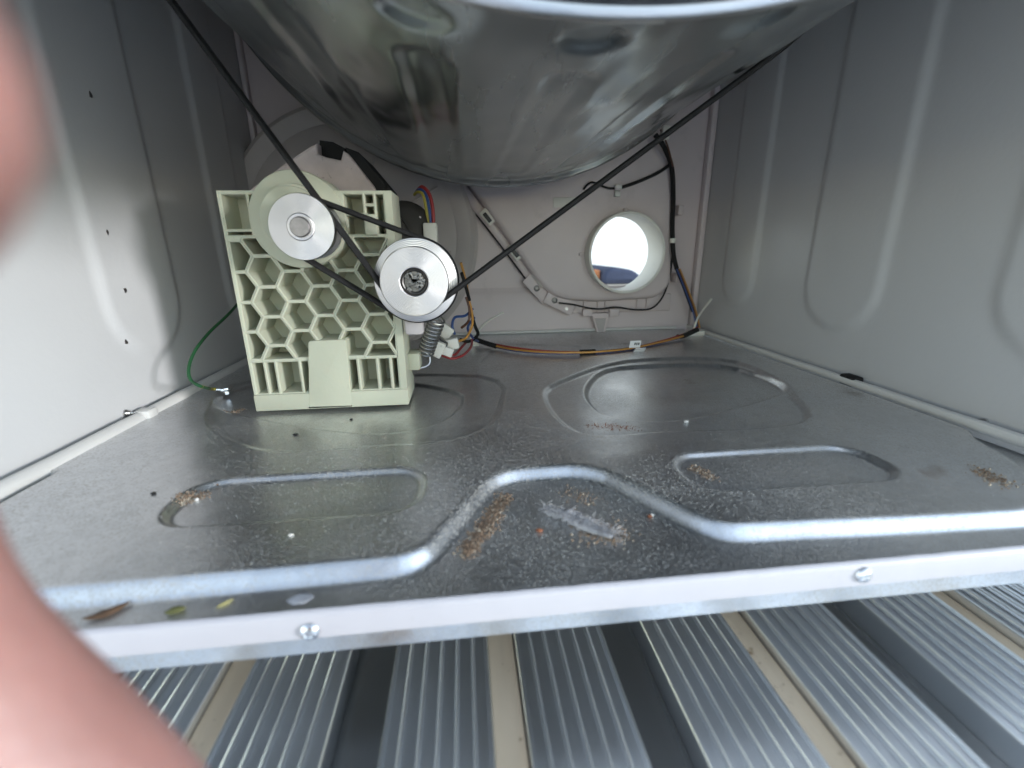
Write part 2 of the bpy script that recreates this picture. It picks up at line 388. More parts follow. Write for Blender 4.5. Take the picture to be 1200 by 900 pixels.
oblL_ = fp((186, 614), (252, 562), (462, 549), (500, 563), (452, 598), (246, 613), r=.016)
def rbox(x0, x1, y0, y1, r, n=9):
    out = []
    for cx, cy, a0 in ((x1-r, y0+r, -90), (x1-r, y1-r, 0), (x0+r, y1-r, 90), (x0+r, y0+r, 180)):
        for k in range(n): a = rad(a0+90*k/(n-1)); out.append((cx+r*math.cos(a), cy+r*math.sin(a)))
    return out
def smooth_loop(*pts): return [(v.x, v.y) for v in crom([Vector((*A(*p), 0)) for p in pts], 4, True)]
oblL = rbox(A(193, 600)[0], A(494, 572)[0], A(350, 606)[1], A(370, 555)[1], .0165)
oblR = rbox(A(792, 545)[0], A(1044, 545)[0], A(900, 570)[1], A(900, 526)[1], .0165)
oblR_ = fp((789, 538), (828, 568), (900, 569), (1040, 556), (1046, 545), (985, 521), (800, 530), r=.016)
bigR = smooth_loop((640, 468), (680, 505), (780, 504), (938, 494), (930, 462), (905, 440), (845, 420), (735, 422), (655, 447))
inR = smooth_loop((689, 448), (700, 475), (750, 487), (812, 484), (905, 460), (915, 447), (845, 424), (725, 427))
bigL = smooth_loop((248, 478), (258, 505), (320, 527), (440, 521), (545, 510), (585, 478), (560, 440), (300, 445))
inL = smooth_loop((255, 470), (295, 486), (400, 502), (470, 502), (528, 484), (530, 455), (400, 440), (290, 450))
pud = fp((560, 425), (600, 432), (680, 420), (680, 405), (580, 402), r=.01)
feats = [(oblL, -.0030, .0045), (oblR, -.0030, .0045), (bigR, -.0030, .006), (inR, -.0034, .0045), (bigL, -.0018, .006), (inL, -.0022, .0045), (pud, -.0015, .005)]
feats = [(p, h, w, min(q[0] for q in p)-.01, max(q[0] for q in p)+.01, min(q[1] for q in p)-.01, max(q[1] for q in p)+.01) for p, h, w in feats]
def tray_h(x, y):
    z = 0.
    if y < .115 or x > .5: z = HP*(1-ss(-.0036, .0036, sd_poly(x, y, plat)))
    else: z = HP
    for p, h, w, x0, x1, y0, y1 in feats:
        if x0 < x < x1 and y0 < y < y1: z += h*(1-ss(-w/2, w/2, sd_poly(x, y, p)))
    z += .0005*mnoise.noise(Vector((x*14, y*14, 3)))+.00012*mnoise.noise(Vector((x*60, y*60, 8)))
    return z
def tray():
    x0, x1 = .009, W-.009; ys = []; y = 0.
    while y < D-.006:
        ys.append(y); y += .0011 if y < .14 else .0018
    nx = 430; V = []; F = []
    for y in ys:
        for i in range(nx+1):
            x = x0+(x1-x0)*i/nx; V.append((x, y, tray_h(x, y)))
    m = nx+1
    for j in range(len(ys)-1):
        for i in range(nx):
            a = j*m+i; F.append((a, a+1, a+m+1, a+m))
    return obj('base_tray', V, F, 'galvanised', cab, 'all')
tray()
# front turn-down of the tray: white painted strip above bare metal edge
V = []; F = []; nn = 160
for (z, y) in ((.0006, .0006), (.0004, -.0007), (-.0012, -.0016), (-.0098, -.0018)):
    for i in range(nn+1):
        x = .0+W*i/nn; jit = (.00025*mnoise.noise(Vector((x*120, 0, 0)))) if z > -.002 else 0
        V.append((x, y+jit, z))
for r in range(3):
    for i in range(nn): a = r*(nn+1)+i; F.append((a, a+1, a+nn+2, a+nn+1))
strip = obj('front_strip', V, F, 'white_paint', cab, 'all')
MB().box(0, W, -.0012, .0006, -.0172, -.0099, .0003).build('front_edge', 'galvanised', cab)
for (px, py) in ((363, 740), (1012, 674)):
    c = at(px, py, y=-.002)
    sc = MB().lathe([(.0035, 0), (.0034, -.0006), (.0026, -.0014), (.0017, -.0017), (.0014, -.0011), (0, -.0009)], (c.x, -.0018, c.z), 'y', 24).build('screw', 'bright_steel', cab, True)
    MB().box(c.x-.0014, c.x+.0014, -.0029, -.0027, c.z-.0003, c.z+.0003).box(c.x-.0003, c.x+.0003, -.00292, -.00272, c.z-.0014, c.z+.0014).build('recess', 'dark_steel', sc)
# light side rails between tray and walls
for s in (-1, 1):
    x = .0078 if s < 0 else W-.0078
    MB().tube([(x, .002+i*.0246, .0072+.0002*math.sin(i*2.1)) for i in range(21)], (.0036, .0048), 10).build('side_rail', 'rail_paint', cab, True)
    MB().box(min(x+s*.0046, x+s*.0072), max(x+s*.0046, x+s*.0072), .002, D-.006, .002, .0060).build('rail_gap_shade', 'black_rubber', cab)  # black strip stands in for the shade between rail and wall

# screw tips poking through the walls
def tip(px, py, s, label=None):
    x = 0 if s < 0 else W; p = at(px, py, x=x-s*.003); d = -s
    MB().lathe([(.0026, 0), (.0026, d*.001), (.0016, d*.0012), (.0019, d*.002), (.0015, d*.0024), (.0018, d*.0032), (.0013, d*.0036), (.0012, d*.005), (0, d*.0066)], (x, p.y, p.z), 'x', 12).build('screw_tip', 'steel', cab, True)
for (px, py, s) in ((152, 484, -1), (149, 493, -1), (211, 462, -1), (240, 448, -1), (858, 399, 1), (915, 421, 1), (942, 430, 1), (1006, 449, 1), (1149, 495, 1)): tip(px, py, s)
p = at(990, 456, x=W-.009)
MB().box(p.x-.002, W-.001, p.y-.009, p.y+.007, .004, .0130, .002).build('rail_clip', 'black_rubber', cab, True)
p = at(177, 494, x=.01)
MB().box(.003, p.x+.004, p.y-.006, p.y+.005, .004, .0122, .002).build('rail_clip', 'rail_paint', cab, True)

# chips in the enamel of the left wall
for i, (px, py, sz) in enumerate(((121, 272, .0020), (142, 340, .0023), (146, 400, .0022), (101, 111, .0022))):
    p = at(px, py, x=.0); h = side_h(p.y, p.z); n = 8
    pts = [(h+.00025, p.y+sz*.8*math.cos(a)*R.uniform(.5, 1.1), p.z+sz*math.sin(a)*R.uniform(.6, 1.2)) for a in [2*math.pi*k/n for k in range(n)]]
    V = pts+[(h-.0008, q[1], q[2]) for q in pts]
    obj('paint_chip', V, [tuple(range(n))]+[(k, (k+1) % n, n+(k+1) % n, n+k) for k in range(n)], 'shaft_steel', cab)

# ------------------------------------------------------------------ drum
DX, DZ, DR, DY0, DY1 = .286, .464, .280, .016, .376
drum = thing('dryer_drum', (DX, (DY0+DY1)/2, DZ-DR), 'big stainless steel drum with pressed dimples hanging above the tray', 'drum')
def drum_d(y, th):
    d = 0.
    for c in range(-12, 13):
        t0 = -11.5+12.7*c; u = (th-t0); u = (u+180) % 360-180
        if abs(u) > 6: continue
        u *= math.pi/180*DR
        e = math.hypot(u/.0135, (y-.044)/.0105); d -= .0026*(1-ss(.55, 1.1, e))
        w = .0125+.003*ss(.1, .3, y)
        yy = max(0, .085-y, y-.335); e = math.hypot(u, yy*1.0)
        d -= .0024*(1-ss(w-.006, w+.003, e))
    return d+.0008*mnoise.noise(Vector((y*16, math.sin(rad(th))*5, math.cos(rad(th))*5)))+.0008*mnoise.noise(Vector((y*30, math.sin(rad(th))*22, math.cos(rad(th))*22)))
ths = []; t = -180.
while t < 179.99:
    ths.append(t); t += .3 if abs(t) < 62 else 2.
ny = 150; V = []; F = []; m = len(ths)
for j in range(ny+1):
    y = DY0+(DY1-DY0)*j/ny
    for t in ths:
        r = DR-.0050*ss(DY0+.001, DY0+.012, y)*(1-ss(DY1-.014, DY1-.001, y))+drum_d(y, t); V.append((DX+r*math.sin(rad(t)), y, DZ-r*math.cos(rad(t))))
for j in range(ny):
    for i in range(m): F.append((j*m+i, j*m+(i+1) % m, (j+1)*m+(i+1) % m, (j+1)*m+i))
obj('shell', V, F, 'drum_steel', drum, 'all')
MB().lathe([(.2785, .003), (.2798, .0025), (.2806, .001), (.2806, -.0006), (.2800, -.0018), (.2790, -.0025), (.2782, -.0028)], (DX, DY0, DZ), 'y', 256).build('front_rim', 'bright_steel', drum, True)
MB().lathe([(.2782, -.0028), (.2776, -.0040), (.2776, -.030), (.2755, -.0325), (.270, -.031), (.270, .02)], (DX, DY0, DZ), 'y', 256).build('front_collar', 'collar_steel', drum, True)
MB().lathe([(.2790, -.002), (.2808, -.0012), (.2812, 0), (.2805, .0012), (.27, .003), (0, .004)], (DX, DY1, DZ), 'y', 256).build('rear_rim', 'dark_steel', drum, True)

# ------------------------------------------------------------------ motor bracket with honeycomb ribs
BY, BD = .205, .040
b0 = at(300, 478, y=BY); b1 = at(478, 469, y=BY)
BX0, BX1, BZ0, BZ1 = .0838, .1970, .0050, .1600
brk = thing('motor_bracket', ((BX0+BX1)/2, BY+BD/2, BZ0), 'pale green plastic motor bracket with honeycomb ribs standing on the tray', 'bracket')
def clip_poly(poly, nx, nz, c):     # keep nx*x+nz*z <= c
    out = []
    for i in range(len(poly)):
        a, b = poly[i], poly[(i+1) % len(poly)]; da = nx*a[0]+nz*a[1]-c; db = nx*b[0]+nz*b[1]-c
        if da <= 0: out.append(a)
        if (da < 0 < db) or (db < 0 < da):
            t = da/(da-db); out.append((a[0]+(b[0]-a[0])*t, a[1]+(b[1]-a[1])*t))
    return out
def cell(mb, poly, wall=.0023, depth=.026, floor=True, y=BY):
    p = [q for i, q in enumerate(poly) if math.hypot(q[0]-poly[i-1][0], q[1]-poly[i-1][1]) > 4e-4]
    if len(p) < 3: return
    if area(p) < 0: p = p[::-1]
    n = len(p); q = inset(p, wall/2)
    if abs(area(p)) < 2.2e-5 or area(q) < 8e-6:
        mb.add([(a, y, b) for a, b in p], [tuple(range(n))]); return
    cx = sum(a for a, b in q)/n; cz = sum(b for a, b in q)/n
    V = [(a, y, b) for a, b in p]+[(a, y+.0004, b) for a, b in q]+[(cx+(a-cx)*.94, y+depth, cz+(b-cz)*.94) for a, b in q]
    F = [(k, (k+1) % n, n+(k+1) % n, n+k) for k in range(n)]+[(n+k, n+(k+1) % n, 2*n+(k+1) % n, 2*n+k) for k in range(n)]
    if floor: F.append(tuple(2*n+k for k in range(n)))
    mb.add(V, F)
PIT_, COL_ = .0211, .01845
c0 = at(344.7, 335.8, y=BY)
SLOT_T, HEX_T = .0435, .1310
hexm = MB()
for i in range(-5, 6):
    for j in range(-6, 7):
        cx = c0.x+COL_*i; cz = c0.z+PIT_*(j+(.5 if i % 2 else 0)); r = PIT_/math.sqrt(3)
        p = [(cx+r*math.cos(rad(60*k)), cz+r*math.sin(rad(60*k))) for k in range(6)]
        for cl in ((-1, 0, -(BX0+.0014)), (1, 0, BX1-.0050), (0, -1, -SLOT_T), (0, 1, HEX_T)):
            p = clip_poly(p, *cl)
            if len(p) < 3: break
        if len(p) >= 3: cell(hexm, p)
hexm.build('honeycomb', 'bracket_plastic', brk)
slots = MB(); slots2 = MB()
rx = lambda px: at(px, 440, y=BY).x
e0 = [BX0+.0014, rx(312), rx(325), rx(353), rx(364.5)]
tops = [SLOT_T+.006, SLOT_T, SLOT_T, SLOT_T]
for k in range(4): cell(slots, [(e0[k], .0175), (e0[k+1], .0175), (e0[k+1], SLOT_T), (e0[k], SLOT_T)], .0022)
e1 = [rx(406), rx(421), rx(443.5), rx(459), BX1-.0050]
for k in range(4): cell(slots2, [(e1[k], .0175), (e1[k+1], .0175), (e1[k+1], SLOT_T), (e1[k], SLOT_T)], .0022)
slots.build('slot_ribs', 'bracket_plastic', brk); slots2.build('slot_ribs', 'bracket_plastic', brk)
tc_ = MB(); tc2 = MB()
for (a, b, c, d) in ((BX0+.0014, .1025, HEX_T+.004, .1586), (.1025, .1075, HEX_T, .1586), (BX0+.0014, .1025, HEX_T, HEX_T+.004),
                     (.1640, .1780, HEX_T, .1450), (.1640, .1780, .1450, .1586), (.1780, .1852, HEX_T+.008, .1510), (.1780, .1852, HEX_T, HEX_T+.008), (.1780, .1852, .1510, .1586),
                     (.1852, .1920, HEX_T+.008, .1586), (.1852, .1920, HEX_T, HEX_T+.008)):
    cell(tc_ if a < .13 else tc2, [(a, c), (b, c), (b, d), (a, d)], .0018, .022)
tc_.build('top_cells', 'bracket_plastic', brk); tc2.build('top_cells', 'bracket_plastic', brk)
fr = MB()
fr.box(BX0, BX0+.0014, BY-.0002, BY+BD, BZ0+.0125, BZ1)                       # left edge
fr.box(BX1-.0050, BX1, BY-.0002, BY+BD, BZ0+.0125, BZ1)                       # right edge
fr.box(BX0+.0014, BX1-.0050, BY-.0001, BY+.034, .1586, BZ1)                   # top edge
fr.box(BX0+.0015, BX1-.0051, BY+.034, BY+.036, BZ0+.012, BZ1-.0001)           # back wall
fr.build('frame', 'bracket_plastic', brk)
MB().box(BX0-.0004, BX1+.0004, BY-.0016, BY+BD+.004, BZ0, BZ0+.0128, .0009).build('foot_plate', 'bracket_plastic', brk, True)
tl = [at(px, py, y=BY-.002) for (px, py) in ((362, 478), (361, 400), (405, 398), (412, 474))]
MB().prism(round_poly([(p.x, p.z if k in (1, 2) else BZ0+.0012) for k, p in enumerate(tl)], [.0, .002, .002, .0], 4), BY-.00175, BY+.033, .0004).build('tongue', 'bracket_plastic', brk, True)
MB().box(.1075, .1640, BY-.0004, BY+.033, HEX_T-.0003, BZ1-.0012, .0005).build('boss_plate', 'bracket_plastic', brk, True)
SC = at(352, 266, y=.172)                       # motor shaft
BOC = Vector((at(350, 258, y=.205).x, 0, at(350, 258, y=.205).z))
MB().lathe([(.0318, .030), (.0318, .0), (.0312, -.0012), (.0250, -.0022), (.0228, -.0034), (.0220, -.0088), (.0210, -.0095), (.0205, -.0095), (.0200, -.0115), (0, -.0115)], (BOC.x, BY-.0004, BOC.z), 'y', 72).build('shaft_boss', 'bracket_plastic', brk, True)
p = at(338, 330, y=BY)
hk = at(437, 258, y=BY); MB().box(hk.x-.006, hk.x+.003, BY-.0016, BY+.004, hk.z-.010, hk.z+.004, .0012).box(hk.x-.009, hk.x-.003, BY-.0010, BY+.004, hk.z+.0030, hk.z+.0045, .0005).build('hook', 'bracket_plastic', brk, True)
lg = at(489, 421, y=.232)
MB().box(BX1-.0005, lg.x+.0030, .222, .242, lg.z-.007, lg.z+.007, .0015).build('spring_lug', 'bracket_plastic', brk, True)

# ------------------------------------------------------------------ motor behind the bracket, pulleys, belts
mot = thing('drive_motor', (SC.x, .30, .05), 'dark brown electric motor mounted behind the honeycomb bracket', 'motor')
MB().lathe([(0, .0), (.040, .0), (.046, .004), (.046, .080), (.040, .086), (0, .086)], (SC.x+.012, .262, SC.z-.016), 'y', 48).build('casing', 'motor_brown', mot, True)
MB().lathe([(0, 0), (.020, .001), (.026, .006), (.028, .014), (.028, .05), (0, .05)], (.193, .285, .135), 'y', 40).build('end_bell', 'motor_brown', mot, True)
MB().lathe([(0, 0), (.0055, 0), (.0060, .0006), (.0060, .09), (0, .09)], (SC.x, .1700, SC.z), 'y', 32).build('shaft', 'shaft_steel', mot, True)

sp = thing('motor_pulley', (SC.x, .185, SC.z-.02), 'small turned aluminium pulley on the motor shaft in front of the bracket', 'pulley')
MB().lathe([(.0062, .0004), (.0078, .0004), (.0085, .0012), (.0180, .0030), (.0196, .0032), (.0200, .0038), (.0200, .0058), (.0188, .0066)], (SC.x, .1712, SC.z), 'y', 72).build('front_disc', 'turned_aluminium', sp, True)
MB().lathe([(.0188, .0066), (.0180, .0072), (.0180, .0095), (.0184, .0098), (.0184, .0112), (.0176, .0115), (.0176, .0130), (.0183, .0133), (.0183, .0148), (.0170, .0152), (.0170, .0215), (.0195, .0220), (.0195, .0235), (0, .0236)], (SC.x, .1712, SC.z), 'y', 72).build('grooved_drum', 'dark_steel', sp, True)

LC = at(485.5, 330.5, y=.174); LX, LZ = LC.x, LC.z
lp = thing('idler_pulley', (LX, .185, LZ-.026), 'large stepped aluminium pulley carrying both black belts beside the bracket', 'pulley')
MB().lathe([(.0092, .0060), (.0092, .0014), (.0098, .0010), (.0108, .0012), (.0198, .0024), (.0222, .0028), (.0227, .0034), (.0225, .0042), (.0200, .0052)], (LX, .1720, LZ), 'y', 80).build('front_disc', 'turned_aluminium', lp, True)
MB().lathe([(.0200, .0052), (.0186, .0056), (.0186, .0118), (.0205, .0126), (.0270, .0138), (.0280, .0142), (.0284, .0150), (.0278, .0156)], (LX, .1720, LZ), 'y', 80).build('rear_disc', 'turned_aluminium', lp, True)
MB().lathe([(.0278, .0156), (.0260, .0160), (.0260, .0225), (.0284, .0230), (.0284, .0245), (0, .0246)], (LX, .1720, LZ), 'y', 80).build('belt_groove', 'dark_steel', lp, True)
MB().lathe([(.0092, .0052), (.0080, .0040), (.0070, .0046), (.0066, .0056), (0, .0058)], (LX, .1720, LZ), 'y', 40).build('bearing', 'dark_steel', lp, True)
gr = MB()
for k in range(42):
    a = R.uniform(0, 6.28); rr = R.uniform(0, .0062); s = R.uniform(.0006, .0019)
    gr.box(LX+rr*math.cos(a)-s, LX+rr*math.cos(a)+s, .1752, .1775, LZ+rr*math.sin(a)-s*.8, LZ+rr*math.sin(a)+s*.8, s*.3, Matrix.Rotation(R.uniform(0, 3), 3, 'Y'))
gr.build('grease', 'dark_steel', lp, True)
arm = thing('tension_lever', (LX, .205, LZ-.03), 'grey metal tension lever behind the large stepped pulley', 'lever')
MB().box(LX-.012, LX+.002, .1968, .2030, LZ-.040, LZ+.008, .003).build('lever_plate', 'volute_plastic', arm, True)
MB().lathe([(0, 0), (.008, 0), (.008, .045), (0, .045)], (LX, .1967, LZ), 'y', 24).build('pivot', 'steel', arm, True)

def belt_path(c1, r1, c2, r2, n=60):
    """loop round two circles in the (x, z) plane"""
    v = Vector((c2[0]-c1[0], c2[1]-c1[1])); dd = v.length; base = math.atan2(v.y, v.x); al = math.acos((r1-r2)/dd); pts = []
    for k in range(n+1):
        a = base+al+(2*math.pi-2*al)*k/n; pts.append((c1[0]+r1*math.cos(a), c1[1]+r1*math.sin(a)))
    for k in range(n+1):
        a = base-al+(2*al)*k/n; pts.append((c2[0]+r2*math.cos(a), c2[1]+r2*math.sin(a)))
    return pts
def belt(name, loop, y, w, t, label):
    o = MB().tube([(x, y, z) for x, z in loop], (w/2*1.35, t/2*1.35), 8, closed=True, flat=Vector((0, 1, 0))).build(name, 'black_rubber', None, True)
    return tag(o, label, 'belt')
belt('drum_belt', belt_path((LX, LZ), .0203, (DX, DZ), .2778, 90), .1809, .0058, .0030, 'long black belt looped around the steel drum and the stepped pulley')
belt('motor_belt', belt_path((SC.x, SC.z), .0187, (LX, LZ), .0277, 40), .1910, .0052, .0030, 'short black belt joining the small pulley and the stepped pulley')

# tension spring
s0, s1 = at(513, 372, y=.225), at(499, 413, y=.235)
spr = thing('tension_spring', s1, 'small steel coil spring hooked beside the bracket below the stepped pulley', 'spring')
ax = (s1-s0); e1 = ax.orthogonal().normalized(); e2 = ax.normalized().cross(e1); NT = 10
MB().tube([s0+ax*(k/(NT*14))+(e1*math.cos(2*math.pi*k/14)+e2*math.sin(2*math.pi*k/14))*.0062 for k in range(NT*14+1)], .00085, 6).build('coil', 'steel', spr, True)
MB().tube([s1, s1+Vector((.003, 0, -.004)), s1+Vector((.002, -.002, -.010)), s1+Vector((-.006, -.004, -.012)), s1+Vector((-.010, -.003, -.006))], .0009, 6, 6).build('hook', 'steel', spr, True)

# ------------------------------------------------------------------ fan housing on the back wall
vc = at(416, 277, y=.462); VR = .148
vol = thing('fan_housing', (vc.x, D, vc.z-VR), 'round grey fan housing on the back wall behind the bracket', 'fan housing')
MB().lathe([(VR+.004, .0338), (VR+.004, .026), (VR, .0245), (VR-.001, .004), (VR-.006, .0), (VR-.022, .0), (VR-.024, .0012), (VR-.026, 0), (.05, -.004), (0, -.004)], (vc.x, .461, vc.z), 'y', 128).build('drum_cover', 'volute_plastic', vol, True)
for a in (20, 62, 100, 140, 200, 250, 300):
    x = vc.x+(VR-.03)*math.sin(rad(a)); z = vc.z+(VR-.03)*math.cos(rad(a)); dx, dz = math.sin(rad(a)), math.cos(rad(a))
    MB().tube([(vc.x+.06*dx, .4575, vc.z+.06*dz), (vc.x+.118*dx, .4595, vc.z+.118*dz)], .0016, 6).build('rib', 'volute_plastic', vol)

HY = .265
hs = [at(*p, y=HY) for p in ((270, 240), (300, 216), (335, 190), (362, 172), (371, 167.5), (372, 180), (382, 184), (399, 187.5), (402, 176), (408, 180), (438, 218), (446, 236), (446, 300), (270, 300))]
fh = thing('motor_cowl', (hs[6].x, .3, .06), 'speckled pinkish grey plastic cowl with a square notch behind the bracket top', 'cowl')
MB().prism([(p.x, p.z) for p in hs], HY, HY+.075, .002, 2).build('shell', 'housing_plastic', fh)
g = [at(*p, y=HY+.004) for p in ((404, 172), (420, 178), (452, 216), (452, 232), (438, 222), (408, 181))]
MB().prism([(p.x, p.z) for p in g], HY+.004, HY+.07, .001, 2).build('gasket', 'black_rubber', fh)
g = [at(*p, y=HY+.012) for p in ((374, 164), (390, 166), (405, 174), (402, 192), (374, 190))]
MB().prism([(p.x, p.z) for p in g], HY+.012, HY+.07, .001, 2).build('notch_block', 'black_rubber', fh)  # plain black block filling the notch of the cowl

# ------------------------------------------------------------------ outlet duct cover
DYF = .470
duct = thing('outlet_duct', (.42, D, .03), 'pinkish grey moulded outlet duct on the back wall with a round opening', 'duct')
od = [at(*p, y=DYF) for p in ((500, 150), (548, 214), (600, 287), (634, 337), (657, 352), (700, 354), (770, 350), (788, 335), (790, 194), (767, 152), (740, 100))]
poly = round_poly([(p.x, p.z) for p in od], [.004, .02, .02, .03, .02, .01, .012, .014, .014, .012, .004], 4)
# front face must leave the outlet hole open: ring + bridging faces
HC = at(735, 297, y=DYF-.018); HC = Vector((HC.x, 0, HC.z)); CRAD = .0485
def duct_cover():
    bm = bmesh.new(); n = len(poly); rings = []
    for (d, y) in ((0, D-.0005), (0, DYF+.008), (.0012, DYF+.004), (.0036, DYF+.0012), (.008, DYF)):
        rings.append([bm.verts.new((p[0], y, p[1])) for p in inset(poly, d)])
    for a, b in zip(rings, rings[1:]):
        for k in range(n): bm.faces.new((a[k], a[(k+1) % n], b[(k+1) % n], b[k]))
    hn = 48; h = [bm.verts.new((HC.x+CRAD*math.sin(2*math.pi*k/hn), DYF, HC.z+CRAD*math.cos(2*math.pi*k/hn))) for k in range(hn)]
    ed = [bm.edges.get((rings[-1][k], rings[-1][(k+1) % n])) for k in range(n)]+[bm.edges.new((h[k], h[(k+1) % hn])) for k in range(hn)]
    bmesh.ops.triangle_fill(bm, edges=ed, use_beauty=True, use_dissolve=False)
    # triangle_fill may also cover the hole: drop those
    for f in [f for f in bm.faces if all(v in set(h) for v in f.verts)]: bm.faces.remove(f)
    bmesh.ops.recalc_face_normals(bm, faces=bm.faces[:])
    bm.verts.index_update(); V = [v.co.copy() for v in bm.verts]; F = [[v.index for v in f.verts] for f in bm.faces]; bm.free()
    return obj('cover', V, F, 'duct_plastic', duct, True)
duct_cover()
MB().lathe([(.0515, .0005), (.0515, -.0180), (.0510, -.0190), (.0490, -.0190), (.0480, -.0180), (.0478, .030)], (HC.x, DYF, HC.z), 'y', 80).build('collar', 'collar_plastic', duct, True)
for (px, py) in ((733, 246), (681, 298)):
    p = at(px, py, y=DYF); MB().box(p.x-.003, p.x+.003, DYF-.004, DYF+.001, p.z-.002, p.z+.002, .0008).build('rib', 'duct_plastic', duct, True)
# flange along the slanting lower edge, with clips and screwed plates
fl = [at(*p, y=.487) for p in ((536, 216), (565, 250), (597, 291), (623, 326), (640, 345), (664, 361))]
MB().tube(fl, (.0038, .0065), 8, 4, flat=Vector((0, 1, 0))).build('flange', 'duct_plastic', duct, True)
fl2 = [v+Vector((-.0065, .003, -.0022)) for v in fl]
MB().tube(fl2[:5], .0014, 6, 4).build('groove_shade', 'black_rubber', duct, True)  # black tube stands in for the shaded groove beside the flange
def strip_plate(name, px0, py0, px1, py1, wid, y, mt, par, th=.003):
    a, b = at(px0, py0, y=y), at(px1, py1, y=y); c = (a+b)/2; L = (b-a).length; an = math.atan2((b-a).z, (b-a).x)
    return MB().box(c.x-L/2, c.x+L/2, y-th, y, c.z-wid/2, c.z+wid/2, .0007, Matrix.Rotation(-an, 3, 'Y')).build(name, mt, par, True)
for (px, py) in ((571, 255), (603, 296), (632, 327)):
    strip_plate('clip', px-6, py-8, px+6, py+7, .0105, .4815, 'collar_plastic', duct, .006)
    strip_plate('clip_slot', px-4, py-5, px+4, py+5, .0052, .4756, 'black_plastic', duct, .0006)
strip_plate('fixing_plate', 618, 324, 642, 350, .020, .4835, 'duct_plastic', duct)
strip_plate('fixing_plate', 640, 346, 672, 362, .020, .4800, 'duct_plastic', duct)
for (px, py, y) in ((629, 338, .4805), (650, 352, .4770)):
    p = at(px, py, y=y); MB().lathe([(.0042, 0), (.0040, -.0014), (.0022, -.0020), (.0018, -.0012), (0, -.0012)], (p.x, y+.0001, p.z), 'y', 20).build('screw', 'dark_steel', duct, True)
p = at(664, 362, y=.477); MB().lathe([(.0022, 0), (.0022, -.0006), (.0012, -.0007), (0, -.0004)], (p.x, .4771, p.z), 'y', 16).build('rivet', 'steel', duct, True)
# lower skirt with upright webs and the tapered latch
a, b = at(664, 357, y=.486), at(786, 349, y=.486); lo = at(664, 367, y=.486).z
MB().box(a.x, b.x, .4845, .4955, lo, b.z+.006, .0012).build('skirt', 'duct_plastic', duct, True)
for px in (671, 684, 700, 709, 746, 757):
    p = at(px, 360, y=.484); MB().box(p.x-.0009, p.x+.0009, .4806, .4848, lo+.001, b.z+.004, .0003).build('web', 'duct_plastic', duct, True)
for px in (688, 719):
    p = at(px, 366, y=.482); MB().box(p.x-.007, p.x+.007, .478, .4842, p.z-.005, p.z+.005, .001).build('tab', 'duct_plastic', duct, True)
lt = [at(*p, y=.478) for p in ((693, 367), (714, 367), (709, 391), (700, 391))]
MB().prism([(v.x, v.z) for v in lt], .478, .492, .001, 2).build('latch', 'duct_plastic', duct)
li = [at(*p, y=.4775) for p in ((697, 373), (710, 373), (707, 389), (701.5, 389))]
MB().prism([(v.x, v.z) for v in li], .4768, .4785, .0004, 2).build('latch_face', 'volute_plastic', duct)
# riveted metal plate
pa = at(648, 237.5, y=DYF); pb = at(675, 236.5, y=DYF)
pl = MB().box(pa.x, pb.x, DYF-.0018, DYF-.0002, pa.z-.0060, pa.z+.0062, .0006).build('metal_plate', 'collar_plastic', duct, True)
p = at(652, 237, y=DYF-.002); MB().lathe([(.0023, 0), (.0022, -.0005), (.0012, -.0006), (.001, 0), (0, 0)], (p.x, DYF-.0018, p.z), 'y', 16).build('rivet', 'steel', pl, True)
p = at(670, 236.5, y=DYF-.002); MB().lathe([(.0044, 0), (.0042, -.0022), (.0025, -.0028), (.002, -.0016), (0, -.0016)], (p.x, DYF-.0018, p.z), 'y', 20).build('screw', 'dark_steel', pl, True)

# ------------------------------------------------------------------ cables
def wire(name, pts, r, mt, parent=None, sm=8, n=8): return MB().tube(pts, r, n, sm).build(name, mt, parent, True)
# harness along the right of the duct
hv = [at(*p, y=y) for *p, y in ((768, 158, .452), (778, 172, .455), (787, 196, .462), (789, 230, .466), (788, 262, .466), (789, 296, .466), (793, 315, .468), (803, 340, .470), (812, 365, .468), (817, 386, .462))]
hr = thing('wall_harness', hv[-1], 'black sleeved wire bundle running down beside the round outlet', 'cable')
wire('sleeve', hv[:7], .0030, 'black_rubber', hr); wire('sleeve', hv[6:9], .0024, 'black_rubber', hr)
wire('wire', [v+Vector((.004, -.001, 0)) for v in hv[6:]], .0010, 'wire_orange', hr); wire('wire', [v+Vector((.0015, -.002, 0)) for v in hv[6:]], .0010, 'wire_brown', hr)
wire('wire', [v+Vector((-.001, -.0022, 0)) for v in hv[6:]], .0010, 'wire_blue', hr); wire('wire', [hv[0]+Vector((.006, 0, .006)), hv[1]+Vector((.003, -.004, 0)), hv[2]+Vector((0, -.004, 0))], .0010, 'wire_brown', hr)
p = hv[0]+Vector((.012, 0, .004)); MB().box(p.x-.005, p.x+.005, p.y-.005, p.y+.005, p.z-.010, p.z+.006, .002).build('connector', 'connector_plastic', hr, True)
wr = at(789, 282, y=.464); MB().lathe([(.0036, -.003), (.0040, -.003), (.0040, .003), (.0036, .003)], (wr.x, wr.y+.002, wr.z), 'z', 20).build('white_tie', 'nylon', hr, True)
cx_ = [at(*p, y=DYF-.004) for p in ((684, 222), (689, 216), (696, 214), (711, 220), (724, 221), (745, 214), (770, 203), (785, 193))]
cb = thing('branch_cable', cx_[4], 'thin black cable clipped across the top of the duct', 'cable')
wire('cable', cx_[:5], .0013, 'black_rubber', cb); wire('sleeve', cx_[4:], .0021, 'black_rubber', cb)
